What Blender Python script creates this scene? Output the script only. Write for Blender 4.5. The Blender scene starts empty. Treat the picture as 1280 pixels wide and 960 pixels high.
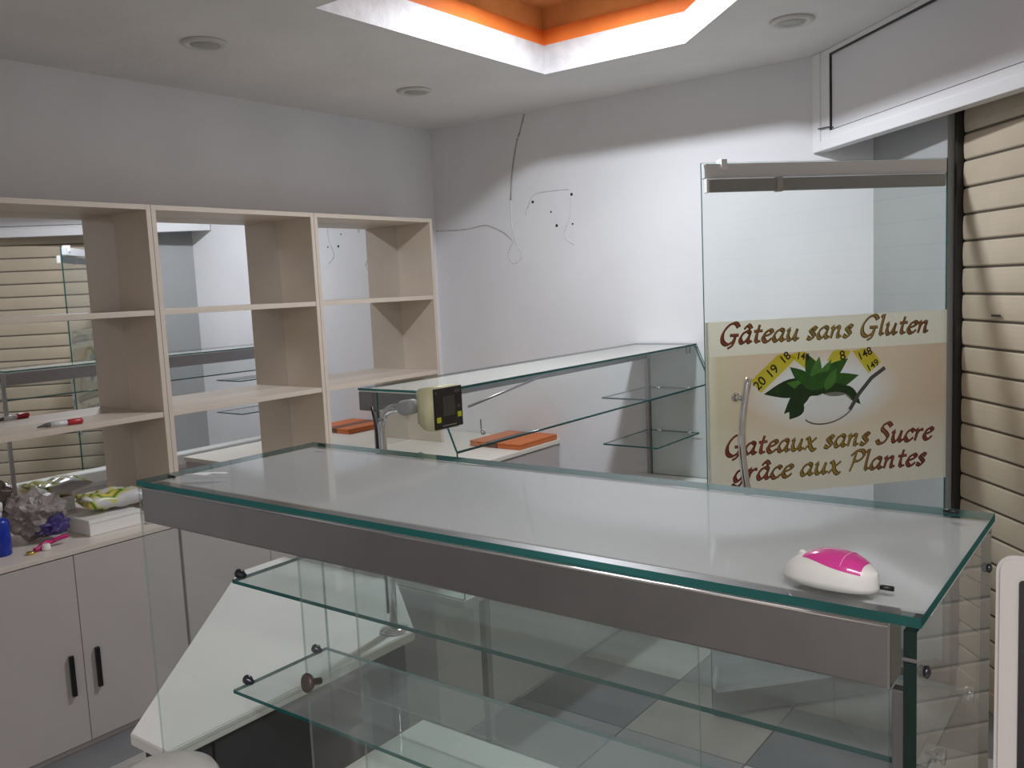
import bpy, bmesh, math, random
from mathutils import Vector, Matrix, noise
random.seed(4)
SC = bpy.context.scene
COL = SC.collection

# ------------------------------------------------------------------ camera
YAW, PITCH, ROLL, FPX = math.radians(37.142), math.radians(-6.322), math.radians(-2.633), 1097.7
fw = Vector((-math.sin(YAW)*math.cos(PITCH), math.cos(YAW)*math.cos(PITCH), math.sin(PITCH)))
r0 = Vector((math.cos(YAW), math.sin(YAW), 0)); u0 = r0.cross(fw)
rt = r0*math.cos(ROLL) + u0*math.sin(ROLL); up = -r0*math.sin(ROLL) + u0*math.cos(ROLL)
cam = bpy.data.cameras.new('camera'); camo = bpy.data.objects.new('camera', cam); COL.objects.link(camo)
camo.matrix_world = Matrix(((rt.x, up.x, -fw.x, 0), (rt.y, up.y, -fw.y, 0), (rt.z, up.z, -fw.z, 1.75), (0, 0, 0, 1)))
cam.sensor_fit = 'HORIZONTAL'; cam.sensor_width = 36; cam.lens = FPX/1280*36; cam.clip_start = .02
SC.camera = camo

# ------------------------------------------------------------------ world, exposure
W = bpy.data.worlds.new('world'); SC.world = W; W.use_nodes = True
W.node_tree.nodes['Background'].inputs[0].default_value = (.6, .65, .75, 1)
W.node_tree.nodes['Background'].inputs[1].default_value = .02
vs = SC.view_settings
vs.view_transform = 'Standard'; vs.look = 'None'; vs.exposure = 0.45; vs.gamma = 1; vs.use_curve_mapping = False
SC.cycles.transparent_max_bounces = 40
SC.cycles.max_bounces = 12; SC.cycles.diffuse_bounces = 6; SC.cycles.glossy_bounces = 6
LAMP_POWER = 30.0
FILL_POWER = 31.0
LAMP_POS = (-1.965, 3.10, 3.055)

# ------------------------------------------------------------------ materials
def lin(c):
    return tuple((v/12.92 if v <= .04045 else ((v+.055)/1.055)**2.4) for v in c)
def rgb(r, g, b): return lin((r/255, g/255, b/255))
MATS = {}
def mat(name, col, rough=.5, metal=0, var=0.0, vscale=4.0, bump=0.0, bscale=60.0, spec=.5, coat=0, detail=4):
    if name in MATS: return MATS[name]
    m = bpy.data.materials.new(name); m.use_nodes = True; nt = m.node_tree; b = nt.nodes['Principled BSDF']
    b.inputs['Base Color'].default_value = (*col, 1); b.inputs['Roughness'].default_value = rough
    b.inputs['Metallic'].default_value = metal; b.inputs['Specular IOR Level'].default_value = spec
    b.inputs['Coat Weight'].default_value = coat
    if var or bump:
        tc = nt.nodes.new('ShaderNodeTexCoord')
    if var:
        n = nt.nodes.new('ShaderNodeTexNoise'); n.inputs['Scale'].default_value = vscale; n.inputs['Detail'].default_value = detail
        nt.links.new(tc.outputs['Object'], n.inputs['Vector'])
        r = nt.nodes.new('ShaderNodeValToRGB')
        r.color_ramp.elements[0].position = .3; r.color_ramp.elements[1].position = .7
        r.color_ramp.elements[0].color = (*[c*(1-var) for c in col], 1)
        r.color_ramp.elements[1].color = (*[min(1, c*(1+var*.5)) for c in col], 1)
        nt.links.new(n.outputs['Fac'], r.inputs[0]); nt.links.new(r.outputs[0], b.inputs['Base Color'])
    if bump:
        n2 = nt.nodes.new('ShaderNodeTexNoise'); n2.inputs['Scale'].default_value = bscale; n2.inputs['Detail'].default_value = 3
        nt.links.new(tc.outputs['Object'], n2.inputs['Vector'])
        bp = nt.nodes.new('ShaderNodeBump'); bp.inputs['Strength'].default_value = bump; bp.inputs['Distance'].default_value = .004
        nt.links.new(n2.outputs['Fac'], bp.inputs['Height']); nt.links.new(bp.outputs[0], b.inputs['Normal'])
    MATS[name] = m
    return m

def glass(name, tint, ior=1.55, rough=0.0, dust=0.0):
    m = bpy.data.materials.new(name); m.use_nodes = True; nt = m.node_tree; nt.nodes.clear()
    out = nt.nodes.new('ShaderNodeOutputMaterial'); mx = nt.nodes.new('ShaderNodeMixShader')
    tr = nt.nodes.new('ShaderNodeBsdfTransparent'); tr.inputs[0].default_value = (*tint, 1)
    gl = nt.nodes.new('ShaderNodeBsdfGlossy'); gl.inputs['Roughness'].default_value = rough
    fr = nt.nodes.new('ShaderNodeFresnel'); fr.inputs[0].default_value = ior
    ge = nt.nodes.new('ShaderNodeNewGeometry'); inv = nt.nodes.new('ShaderNodeMath'); inv.operation = 'SUBTRACT'; inv.inputs[0].default_value = 1
    mu = nt.nodes.new('ShaderNodeMath'); mu.operation = 'MULTIPLY'
    nt.links.new(ge.outputs['Backfacing'], inv.inputs[1]); nt.links.new(inv.outputs[0], mu.inputs[0]); nt.links.new(fr.outputs[0], mu.inputs[1])
    nt.links.new(mu.outputs[0], mx.inputs[0]); nt.links.new(tr.outputs[0], mx.inputs[1]); nt.links.new(gl.outputs[0], mx.inputs[2])
    if dust:
        df = nt.nodes.new('ShaderNodeBsdfDiffuse'); df.inputs[0].default_value = (.62, .64, .65, 1)
        m3 = nt.nodes.new('ShaderNodeMixShader'); dm = nt.nodes.new('ShaderNodeMath'); dm.operation = 'MULTIPLY'; dm.inputs[1].default_value = dust
        nt.links.new(inv.outputs[0], dm.inputs[0]); nt.links.new(dm.outputs[0], m3.inputs[0])
        nt.links.new(mx.outputs[0], m3.inputs[1]); nt.links.new(df.outputs[0], m3.inputs[2]); nt.links.new(m3.outputs[0], out.inputs[0])
    else:
        nt.links.new(mx.outputs[0], out.inputs[0])
    return m
def edge_glass(name, col, clear):
    m = bpy.data.materials.new(name); m.use_nodes = True; nt = m.node_tree; nt.nodes.clear()
    out = nt.nodes.new('ShaderNodeOutputMaterial'); m1 = nt.nodes.new('ShaderNodeMixShader'); m2 = nt.nodes.new('ShaderNodeMixShader')
    df = nt.nodes.new('ShaderNodeBsdfDiffuse'); df.inputs[0].default_value = (*col, 1)
    tl = nt.nodes.new('ShaderNodeBsdfTranslucent'); tl.inputs[0].default_value = (*col, 1)
    tr = nt.nodes.new('ShaderNodeBsdfTransparent'); tr.inputs[0].default_value = (*[min(1, c*1.6+.1) for c in col], 1)
    gl = nt.nodes.new('ShaderNodeBsdfGlossy'); gl.inputs['Roughness'].default_value = .12
    m1.inputs[0].default_value = .5; nt.links.new(df.outputs[0], m1.inputs[1]); nt.links.new(tl.outputs[0], m1.inputs[2])
    m2.inputs[0].default_value = clear; nt.links.new(m1.outputs[0], m2.inputs[1]); nt.links.new(tr.outputs[0], m2.inputs[2])
    m3 = nt.nodes.new('ShaderNodeMixShader'); m3.inputs[0].default_value = .06
    nt.links.new(m2.outputs[0], m3.inputs[1]); nt.links.new(gl.outputs[0], m3.inputs[2]); nt.links.new(m3.outputs[0], out.inputs[0])
    return m
GLASS = glass('clear_glass', (.965, .985, .978))
GLASS_TOP = glass('counter_top_glass', (.945, .955, .955), 1.5, .06)
GLASS_DUSTY = glass('dusty_shelf_glass', (.95, .98, .97), 1.6, .03, .24)
GLASS_DOOR = glass('slightly_dusty_glass', (.965, .985, .978), 1.55, 0, .05)
EDGE = edge_glass('glass_edge_teal', (.015, .14, .13), .10)
EDGE_DARK = edge_glass('glass_edge_dark_green', (.006, .035, .028), .05)
EDGE_PALE = edge_glass('glass_edge_pale', (.42, .48, .46), .7)

WALLM = mat('white_wall_paint', (.79, .79, .81), .75, var=.06, vscale=1.6, bump=.12, bscale=45)
WALLD = mat('grey_wall_paint', (.60, .58, .57), .8, var=.06, vscale=1.6)
PILLAR = mat('grey_pillar_paint', (.40, .41, .41), .7, var=.07, vscale=2)
CEIL = mat('white_stucco_ceiling', (.77, .76, .75), .85, var=.06, vscale=2.5, bump=.5, bscale=38)
LIP = mat('white_rough_stucco', (.60, .60, .61), .85, var=.12, vscale=14, bump=.9, bscale=30)
ORANGE = mat('orange_sponge_paint', (.80, .20, .03), .7, var=.35, vscale=3.2, detail=6)
ORANGET = mat('orange_marbled_paint', (.86, .40, .13), .7, var=.4, vscale=2.2, detail=7)
CREAM = mat('cream_laminate', (.64, .55, .46), .45, var=.03, vscale=6)
CAB = mat('off_white_cabinet_laminate', (.52, .475, .46), .42, var=.03, vscale=3)
CABTOP = mat('beige_cabinet_top', (.70, .62, .55), .4, var=.03, vscale=5)
MIRROR = mat('mirror_silver', (.86, .87, .88), .015, 1)
STEEL = mat('brushed_steel', (.42, .41, .41), .32, 1, var=.05, vscale=20)
STEELD = mat('grey_brushed_steel', (.33, .32, .33), .38, 1, var=.05, vscale=20)
CHROME = mat('chrome', (.80, .80, .82), .10, 1)
BLACK = mat('black_plastic', (.012, .012, .013), .35)
DKGREY = mat('dark_grey_laminate', (.055, .057, .062), .5, var=.08)
WHITE = mat('white_laminate', (.80, .79, .76), .38, var=.03, vscale=5)
WHITEP = mat('white_plastic', (.78, .77, .74), .3, coat=.2)
WHITEF = mat('white_aluminium', (.82, .82, .83), .35)
BEIGES = mat('beige_painted_steel', (.60, .51, .385), .42, var=.06, vscale=7)
BEIGESD = mat('brown_shutter_joint', (.10, .085, .065), .6)
GREYTOP = mat('grey_counter_panel', (.69, .69, .69), .55, var=.04, vscale=3)
GREYTOP2 = mat('grey_cream_counter_panel', (.80, .78, .72), .5, var=.04, vscale=3)

# ------------------------------------------------------------------ mesh helpers
def link(name, me, m=None, parent=None, loc=(0, 0, 0), rz=0, rot=None):
    o = bpy.data.objects.new(name, me); COL.objects.link(o)
    if m is not None and me is not None and len(me.materials) == 0:
        for k in (m if isinstance(m, (list, tuple)) else [m]): me.materials.append(k)
    if parent is not None: o.parent = parent
    o.location = loc
    o.rotation_euler = rot if rot else (0, 0, rz)
    return o
def root(name, label, cat, loc=(0, 0, 0), rz=0, group=None):
    o = bpy.data.objects.new(name, None); COL.objects.link(o); o.location = loc; o.rotation_euler = (0, 0, rz)
    o.empty_display_size = .1
    return tag(o, label, cat, group)
def tag(o, label, cat, group=None):
    o['label'] = label; o['category'] = cat
    if group: o['group'] = group
    return o
def struct(o):
    o['kind'] = 'structure'; return o
def tomesh(bm, name, smooth=False):
    me = bpy.data.meshes.new(name)
    bmesh.ops.recalc_face_normals(bm, faces=bm.faces)
    if smooth:
        for f in bm.faces: f.smooth = True
    bm.to_mesh(me); bm.free()
    return me
def bm_box(bm, x0, x1, y0, y1, z0, z1):
    v = [bm.verts.new(p) for p in ((x0,y0,z0),(x1,y0,z0),(x1,y1,z0),(x0,y1,z0),(x0,y0,z1),(x1,y0,z1),(x1,y1,z1),(x0,y1,z1))]
    return [bm.faces.new([v[i] for i in f]) for f in ((3,2,1,0),(4,5,6,7),(0,1,5,4),(1,2,6,5),(2,3,7,6),(3,0,4,7))]
def box(name, b, m, parent=None, bevel=.002, off=(0, 0, 0)):
    """axis-aligned box; b = x0,x1,y0,y1,z0,z1; off = parent's base, subtracted"""
    x0, x1, y0, y1, z0, z1 = b
    c = ((x0+x1)/2, (y0+y1)/2, (z0+z1)/2)
    bm = bmesh.new(); bm_box(bm, x0-c[0], x1-c[0], y0-c[1], y1-c[1], z0-c[2], z1-c[2])
    if bevel:
        bevel = min(bevel, .3*min(x1-x0, y1-y0, z1-z0))
        bmesh.ops.bevel(bm, geom=bm.edges[:], offset=bevel, segments=2, affect='EDGES', profile=.6)
    return link(name, tomesh(bm, name), m, parent, tuple(c[i]-off[i] for i in range(3)))
def pane(name, b, parent=None, off=(0, 0, 0), g=None, edge=None):
    x0, x1, y0, y1, z0, z1 = b
    c = ((x0+x1)/2, (y0+y1)/2, (z0+z1)/2)
    bm = bmesh.new(); fs = bm_box(bm, x0-c[0], x1-c[0], y0-c[1], y1-c[1], z0-c[2], z1-c[2])
    ar = sorted(fs, key=lambda f: -f.calc_area())
    for f in ar[2:]: f.material_index = 1
    return link(name, tomesh(bm, name), [g or GLASS, edge or EDGE], parent, tuple(c[i]-off[i] for i in range(3)))
def bm_tube(bm, pts, r, seg=10, caps=True):
    pts = [Vector(p) for p in pts]; rings = []
    for i, p in enumerate(pts):
        t = (pts[min(i+1, len(pts)-1)] - pts[max(i-1, 0)]).normalized()
        a = Vector((0, 0, 1)) if abs(t.z) < .9 else Vector((1, 0, 0))
        u = t.cross(a).normalized(); v = t.cross(u)
        rr = r[i] if isinstance(r, (list, tuple)) else r
        rings.append([bm.verts.new(p + u*math.cos(2*math.pi*k/seg)*rr + v*math.sin(2*math.pi*k/seg)*rr) for k in range(seg)])
    for a, b in zip(rings, rings[1:]):
        for k in range(seg): bm.faces.new((a[k], a[(k+1) % seg], b[(k+1) % seg], b[k]))
    if caps: bm.faces.new(rings[0][::-1]); bm.faces.new(rings[-1])
def tube(name, pts, r, m, parent=None, seg=10, smooth=True, loc=(0, 0, 0)):
    bm = bmesh.new(); bm_tube(bm, pts, r, seg); me = tomesh(bm, name, smooth)
    return link(name, me, m, parent, loc)
def lathe(name, prof, m, parent=None, loc=(0, 0, 0), seg=32, axis='Z', smooth=True, rot=None):
    bm = bmesh.new(); rings = []
    for r, z in prof:
        rings.append([bm.verts.new((max(r, 1e-4)*math.cos(2*math.pi*k/seg), max(r, 1e-4)*math.sin(2*math.pi*k/seg), z)) for k in range(seg)])
    for a, b in zip(rings, rings[1:]):
        for k in range(seg): bm.faces.new((a[k], a[(k+1) % seg], b[(k+1) % seg], b[k]))
    bm.faces.new(rings[0][::-1]); bm.faces.new(rings[-1])
    me = tomesh(bm, name, smooth)
    return link(name, me, m, parent, loc, rot=rot)
def prism(name, poly, z0, z1, m, parent=None, off=(0, 0, 0), bevel=.002):
    bm = bmesh.new()
    a = [bm.verts.new((x-off[0], y-off[1], z0-off[2])) for x, y in poly]; b = [bm.verts.new((x-off[0], y-off[1], z1-off[2])) for x, y in poly]
    bm.faces.new(a[::-1]); bm.faces.new(b)
    for i in range(len(a)): j = (i+1) % len(a); bm.faces.new((a[i], a[j], b[j], b[i]))
    bmesh.ops.recalc_face_normals(bm, faces=bm.faces)
    if bevel: bmesh.ops.bevel(bm, geom=bm.edges[:], offset=bevel, segments=2, affect='EDGES')
    return link(name, tomesh(bm, name), m, parent)
def catmull(P, n=8):
    out = []; Q = [P[0]] + list(P) + [P[-1]]
    for i in range(1, len(Q)-2):
        a, b, c, d = [Vector(q) for q in Q[i-1:i+3]]
        for k in range(n):
            t = k/n
            out.append(.5*((2*b) + (c-a)*t + (2*a-5*b+4*c-d)*t*t + (3*b-a-3*c+d)*t**3))
    out.append(Vector(P[-1])); return out

XA, YB, H = -3.90, 4.39, 2.78
XR, YF = 1.50, -1.70
# ================================================================== ROOM
floor = struct(box('floor', (XA-.1, 2.2, YF-.1, YB+.1, -.12, -.008), mat('grey_grout', (.25, .24, .23), .8), bevel=0))
TILE_C = mat('cream_floor_tile', (.42, .40, .37), .3, var=.1, vscale=5)
TILE_D = mat('dark_grey_floor_tile', (.10, .10, .11), .3, var=.2, vscale=6)
TILE_B = mat('taupe_floor_tile', (.25, .225, .20), .3, var=.15, vscale=6)
TILE_G = mat('mid_grey_floor_tile', (.20, .20, .205), .3, var=.15, vscale=6)
TS = .4985
tile_me = {}
for key, m in (('c', TILE_C), ('d', TILE_D), ('b', TILE_B), ('g', TILE_G)):
    bm = bmesh.new(); bm_box(bm, -TS/2+.002, TS/2-.002, -TS/2+.002, TS/2-.002, -.008, 0)
    bmesh.ops.bevel(bm, geom=[e for e in bm.edges if all(v.co.z > -.001 for v in e.verts)], offset=.0015, segments=1, affect='EDGES')
    me = tomesh(bm, 'tile'); me.materials.append(m); tile_me[key] = me
X0T, Y0T = -2.185, 2.855
floc = floor.location
for i in range(-4, 8):
    for j in range(-10, 4):
        cx, cy = X0T + (i+.5)*TS, Y0T + (j+.5)*TS
        if cx-TS/2 < XA-.1 or cx+TS/2 > XR+.55 or cy-TS/2 < YF-.1 or cy+TS/2 > YB+.1: continue
        k = ('d' if i % 2 == 0 else 'g') if (i + j) % 2 == 0 else 'c'
        if i == 1 and j == 0: k = 'b'
        if (i, j) in ((2, 1), (0, 2)): k = 'b'
        if (i, j) == (0, -1): k = 'g'  # grey instead of cream: the shelf's reflection painted into the tile
        link('tile', tile_me[k], None, floor, (cx-floc.x, cy-floc.y, 0-floc.z))

struct(box('wall_left', (XA-.12, XA, YF-.1, YB+.12, 0, H), WALLM, bevel=0))
wall_b = struct(box('wall_back', (XA-.1, -1.09, YB, YB+.15, 0, H), WALLM, bevel=0))
struct(box('wall_right', (XR, XR+.12, YF-.1, 1.42, 0, H), WALLD, bevel=0))
struct(box('wall_front', (XA-.1, XR+.1, YF-.12, YF, 0, H), WALLD, bevel=0))

# ceiling with tray opening
TRAY = [(-2.51, 2.24), (-2.51, 3.70), (-1.76, 3.70), (-.80, 2.74), (-.80, 2.24)]
bm = bmesh.new()
def loop(pts, z):
    v = [bm.verts.new((x, y, z)) for x, y in pts]
    return [bm.edges.new((v[i], v[(i+1) % len(v)])) for i in range(len(v))]
e = loop([(XA-.1, YF-.1), (XR+.6, YF-.1), (XR+.6, YB+.1), (XA-.1, YB+.1)], H) + loop(TRAY, H)
bmesh.ops.triangle_fill(bm, edges=e, use_beauty=True)
for f in bm.faces:
    if f.normal.z > 0: f.normal_flip()
me = bpy.data.meshes.new('ceiling'); bm.to_mesh(me); bm.free()
ceiling = struct(link('ceiling', me, CEIL))
def ring_wall(name, poly, z0, z1, m, t=.02):
    bm = bmesh.new(); n = len(poly)
    cx = sum(p[0] for p in poly)/n; cy = sum(p[1] for p in poly)/n
    for i in range(n):
        a = Vector((*poly[i], 0)); b = Vector((*poly[(i+1) % n], 0)); d = (b-a).normalized(); nn = Vector((d.y, -d.x, 0))
        if nn.dot(a - Vector((cx, cy, 0))) < 0: nn = -nn
        q = [a, b, b+nn*t, a+nn*t]
        lo = [bm.verts.new((p.x, p.y, z0)) for p in q]; hi = [bm.verts.new((p.x, p.y, z1)) for p in q]
        bm.faces.new(lo); bm.faces.new(hi)
        for k in range(4): bm.faces.new((lo[k], lo[(k+1) % 4], hi[(k+1) % 4], hi[k]))
    return link(name, tomesh(bm, name), m, ceiling)
ring_wall('tray_lip', TRAY, H+.0005, H+.137, LIP)
inner = [(-2.525, 2.225), (-2.525, 3.715), (-1.753, 3.715), (-.785, 2.747), (-.785, 2.225)]
ring_wall('tray_band', inner, H+.137, H+.215, ORANGE)
ring_wall('tray_upper_band', [(-2.535, 2.215), (-2.535, 3.725), (-1.749, 3.725), (-.775, 2.751), (-.775, 2.215)], H+.215, H+.32, ORANGET)
prism('tray_top', [(-2.56, 2.19), (-2.56, 3.75), (-1.74, 3.75), (-.75, 2.76), (-.75, 2.19)], H+.32, H+.35, ORANGET, ceiling, bevel=0)

# ceiling lamp in the tray (just above the frame)
lamp = root('ceiling_lamp', 'round white flat ceiling lamp glowing inside the orange ceiling tray', 'lamp', (LAMP_POS[0], LAMP_POS[1], H+.32))
zl = LAMP_POS[2]-(H+.32)
lathe('lamp_housing', [(.0, -.001), (.10, -.001), (.105, -.012), (.105, zl+.004), (.098, zl+.001), (.0, zl+.001)], WHITEP, lamp)
em = bpy.data.materials.new('lamp_diffuser_glow'); em.use_nodes = True
pb = em.node_tree.nodes['Principled BSDF']; pb.inputs['Emission Color'].default_value = (.93, .96, 1, 1); pb.inputs['Emission Strength'].default_value = 3
lathe('lamp_diffuser', [(.0, zl-.004), (.090, zl-.004), (.095, zl), (.0, zl)], em, lamp)
ld = bpy.data.lights.new('lamp_light', 'AREA'); ld.shape = 'DISK'; ld.size = .17; ld.energy = LAMP_POWER; ld.spread = math.radians(170); ld.color = (.89, .935, 1.0)
lo = bpy.data.objects.new('lamp_light', ld); COL.objects.link(lo); lo.parent = lamp; lo.location = (0, 0, zl-.006)

# added fill light behind the camera, shaped as a fluorescent fitting
fl = root('fill_light', 'added fill light shaped as a white fluorescent tube fitting, behind the camera', 'lamp', (.35, -.55, H), math.radians(20))
box('housing', (-.62, .62, -.05, .05, -.045, -.001), WHITEP, fl, .004)
tube('tube', [(-.58, 0, -.062), (.58, 0, -.062)], .014, em, fl, 12)
l2 = bpy.data.lights.new('fill_light_glow', 'AREA'); l2.shape = 'RECTANGLE'; l2.size = 1.15; l2.size_y = .06; l2.energy = FILL_POWER; l2.color = (1, .96, .945)
l2o = bpy.data.objects.new('fill_light_glow', l2); COL.objects.link(l2o); l2o.parent = fl; l2o.location = (0, 0, -.08)

# downlights (switched off)
RIM = mat('downlight_rim', (.62, .61, .59), .35)
LENS = mat('downlight_frosted_lens', (.40, .39, .36), .3)
for (x, y), lab in zip([(-3.145, 2.211), (-3.173, 3.469), (-1.284, 3.702)],
        ['unlit round downlight in the ceiling above the left shelves', 'unlit round downlight in the ceiling near the wall corner',
         'unlit round downlight in the ceiling beside the transom panel']):
    d = root('downlight', lab, 'downlight', (x, y, H), group='recessed ceiling downlights')
    lathe('rim', [(.055, .0), (.088, .0), (.090, -.006), (.080, -.014), (.060, -.012), (.055, -.004)], RIM, d)
    lathe('lens', [(.0, -.003), (.057, -.003), (.05, -.012), (.03, -.016), (.0, -.017)], LENS, d)

# ================================================================== FACADE: pillar, shutter, transom, door
FA = math.radians(-50.0)
F0 = Vector((-.73, 3.895, 0))
fd = Vector((math.cos(FA), math.sin(FA), 0)); fn = Vector((-math.sin(FA), math.cos(FA), 0))   # fn points outdoors
def fpt(s, t): p = F0 + fd*s + fn*t; return (p.x, p.y)
struct(prism('wall_entrance', [fpt(-.66, 0), fpt(-.012, 0), fpt(-.012, .25), fpt(-.66, .25)], 0, H, PILLAR, bevel=0))
struct(prism('wall_entrance_side', [fpt(3.14, -.01), fpt(3.75, -.01), fpt(3.75, .25), fpt(3.14, .25)], 0, H, PILLAR, bevel=0))
struct(prism('wall_lintel', [fpt(-.012, .13), fpt(3.14, .13), fpt(3.14, .25), fpt(-.012, .25)], 0.0, H, mat('dark_void_wall', (.05, .05, .05), .9), bevel=0))
sh = root('roller_shutter', 'closed beige roller shutter with horizontal steel slats behind the glass door', 'shutter', (F0.x, F0.y, 0), FA)
SL, SP = 3.12, .1045
bm = bmesh.new()
prof = [(.0, .0), (-.006, .001), (-.0095, .006), (-.0115, .03), (-.012, .05), (-.0115, .07), (-.0095, .091), (-.006, .096), (.004, .096), (.004, 0)]
a = [bm.verts.new((0.02, y, z)) for y, z in prof]; b = [bm.verts.new((SL-.02, y, z)) for y, z in prof]
bm.faces.new(a); bm.faces.new(b[::-1])
for i in range(len(a)): j = (i+1) % len(a); bm.faces.new((a[i], a[j], b[j], b[i]))
slat_me = tomesh(bm, 'slat'); slat_me.materials.append(BEIGES)
bm = bmesh.new(); bm_box(bm, .02, SL-.02, -.002, .004, .0955, SP+.0005); joint_me = tomesh(bm, 'slat_joint'); joint_me.materials.append(BEIGESD)
for k in range(25):
    s = link('slat', slat_me, None, sh, (0, .06, .075 + k*SP))
    link('slat_joint', joint_me, None, s, (0, 0, 0))
box('bottom_bar', (.02, SL-.02, .04, .07, .0, .075), BEIGES, sh)
box('guide_rail', (-.006, .014, .025, .085, 0, 2.72), mat('dark_bronze_rail', (.06, .055, .05), .4, .6), sh)
box('guide_rail', (SL-.022, SL+.01, .025, .085, 0, 2.72), MATS['dark_bronze_rail'], sh)
box('maker_plate', (.23, .285, .0395, .0425, 1.555, 1.563), BLACK, sh, bevel=0)

TA = math.radians(-44)
tr = root('transom_panel', 'white framed panel with black gasket hanging from the ceiling above the entrance', 'panel', (-1.425, 4.38, 0), TA)
tz0, tz1, TL = 2.325, H-.002, 1.95
box('frame_stile', (0, .07, 0, .06, tz0, tz1), WHITEF, tr)
box('frame_stile', (TL-.07, TL, 0, .06, tz0, tz1), WHITEF, tr)
box('frame_rail', (.0705, TL-.0705, 0, .06, tz0, tz0+.045), WHITEF, tr)
box('sash_stile', (.0705, .148, .006, .055, tz0+.0455, tz1), WHITEF, tr)
box('sash_rail', (.1485, TL-.071, .006, .055, tz0+.0455, tz0+.082), WHITEF, tr)
box('infill_panel', (.155, TL-.08, .016, .05, tz0+.088, tz1-.03), mat('white_panel_gloss', (.78, .78, .80), .25), tr, bevel=0)
box('gasket', (.1485, .156, .008, .05, tz0+.0825, tz1-.022), BLACK, tr, bevel=0)
box('gasket', (.157, TL-.08, .008, .05, tz1-.030, tz1-.022), BLACK, tr, bevel=0)
box('sash_top_rail', (.1485, TL-.071, .006, .055, tz1-.0215, tz1), WHITEF, tr)
tube('gasket_tail', [(.06, -.002, tz0+.105), (.15, -.004, tz0+.098), (.20, -.002, tz0+.088)], .003, BLACK, tr, seg=6)

DA = math.radians(47.5)
DW, DZ0, DZ1 = 1.037, .012, 2.178
door = root('glass_door', 'frameless glass door standing open with a cake poster and curved steel handle', 'door', (-1.438, 3.135, 0), DA)
pane('glass_leaf', (0, DW, -.005, .005, DZ0, DZ1), door)
box('top_rail', (.012, DW-.01, -.012, .024, DZ1-.058, DZ1-.004), mat('light_anodised_rail', (.70, .71, .72), .4, .1), door, bevel=.003)
box('top_closer', (.014, DW-.03, -.036, -.0125, DZ1-.112, DZ1-.064), mat('anodised_grey', (.27, .28, .28), .4, .1), door, bevel=.006)
box('rail_clamp', (.075, .098, -.018, .03, DZ1-.03, DZ1+.012), WHITEF, door)
box('closer_end_cap', (.006, .016, -.038, -.011, DZ1-.114, DZ1-.062), WHITEP, door)
box('closer_bracket', (.29, .312, -.040, -.011, DZ1-.116, DZ1-.060), STEEL, door)
box('bottom_patch', (.01, DW-.01, -.02, .02, .006, .10), STEEL, door, bevel=.003)
# pull handle: arc bar with stand-offs
hp = []
for k in range(25):
    f = k/24; z = 1.362 - f*.56
    hp.append((.15 - .030*math.sin(math.pi*min(1, f*1.15)) + .0*f, -.055, z))
hd = tube('handle', hp, .015, CHROME, door, seg=14)
for z in (1.285, .88):
    tube('handle_mount', [(.118, -.005, z), (.118, -.055, z)], .009, CHROME, door, seg=12)
    lathe('handle_rose', [(0, 0), (.016, 0), (.016, .006), (0, .006)], CHROME, door, loc=(.118, -.005, z), seg=16, rot=(math.pi/2, 0, 0))

# poster -------------------------------------------------------------
PZ0, PZ1 = .888, 1.579
pm = bpy.data.materials.new('poster_print'); pm.use_nodes = True; nt = pm.node_tree; b = nt.nodes['Principled BSDF']
b.inputs['Roughness'].default_value = .45
tc = nt.nodes.new('ShaderNodeTexCoord'); sx = nt.nodes.new('ShaderNodeSeparateXYZ'); nt.links.new(tc.outputs['Generated'], sx.inputs[0])
def ramp(src, stops):
    r = nt.nodes.new('ShaderNodeValToRGB'); el = r.color_ramp.elements
    while len(el) < len(stops): el.new(.5)
    for q, (p, c) in zip(el, stops): q.position = p; q.color = (*c, 1)
    nt.links.new(src, r.inputs[0]); return r
tan_, crm = rgb(232, 210, 182), rgb(245, 240, 220)
hr = ramp(sx.outputs['X'], [(0, crm), (.05, rgb(228, 216, 182)), (.2, tan_), (.8, tan_), (.97, rgb(226, 200, 172)), (1, rgb(232, 210, 182))])
vr = ramp(sx.outputs['Z'], [(0, (1, 1, 1)), (.22, (.7, .7, .7)), (.45, (0, 0, 0)), (.808, (0, 0, 0)), (.8085, (1, 1, 1)), (1, (1, 1, 1))])
vr.color_ramp.interpolation = 'LINEAR'
mx = nt.nodes.new('ShaderNodeMixRGB'); mx.inputs[2].default_value = (*crm, 1)
nt.links.new(vr.outputs[0], mx.inputs[0]); nt.links.new(hr.outputs[0], mx.inputs[1])
# white vignette behind the printed picture
vm = nt.nodes.new('ShaderNodeVectorMath'); vm.operation = 'SUBTRACT'; vm.inputs[1].default_value = (.475, .5, .575)
vsx = nt.nodes.new('ShaderNodeVectorMath'); vsx.operation = 'MULTIPLY'; vsx.inputs[1].default_value = (3.0, 0, 4.2)
ln = nt.nodes.new('ShaderNodeVectorMath'); ln.operation = 'LENGTH'
nt.links.new(tc.outputs['Generated'], vm.inputs[0]); nt.links.new(vm.outputs[0], vsx.inputs[0]); nt.links.new(vsx.outputs[0], ln.inputs[0])
gr = ramp(ln.outputs['Value'], [(.55, (1, 1, 1)), (1.0, (0, 0, 0))])
top = nt.nodes.new('ShaderNodeMath'); top.operation = 'LESS_THAN'; top.inputs[1].default_value = .808
nt.links.new(sx.outputs['Z'], top.inputs[0])
mg = nt.nodes.new('ShaderNodeMath'); mg.operation = 'MULTIPLY'; nt.links.new(gr.outputs[0], mg.inputs[0]); nt.links.new(top.outputs[0], mg.inputs[1])
mx2 = nt.nodes.new('ShaderNodeMixRGB'); mx2.inputs[2].default_value = (.88, .88, .86, 1)
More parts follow.
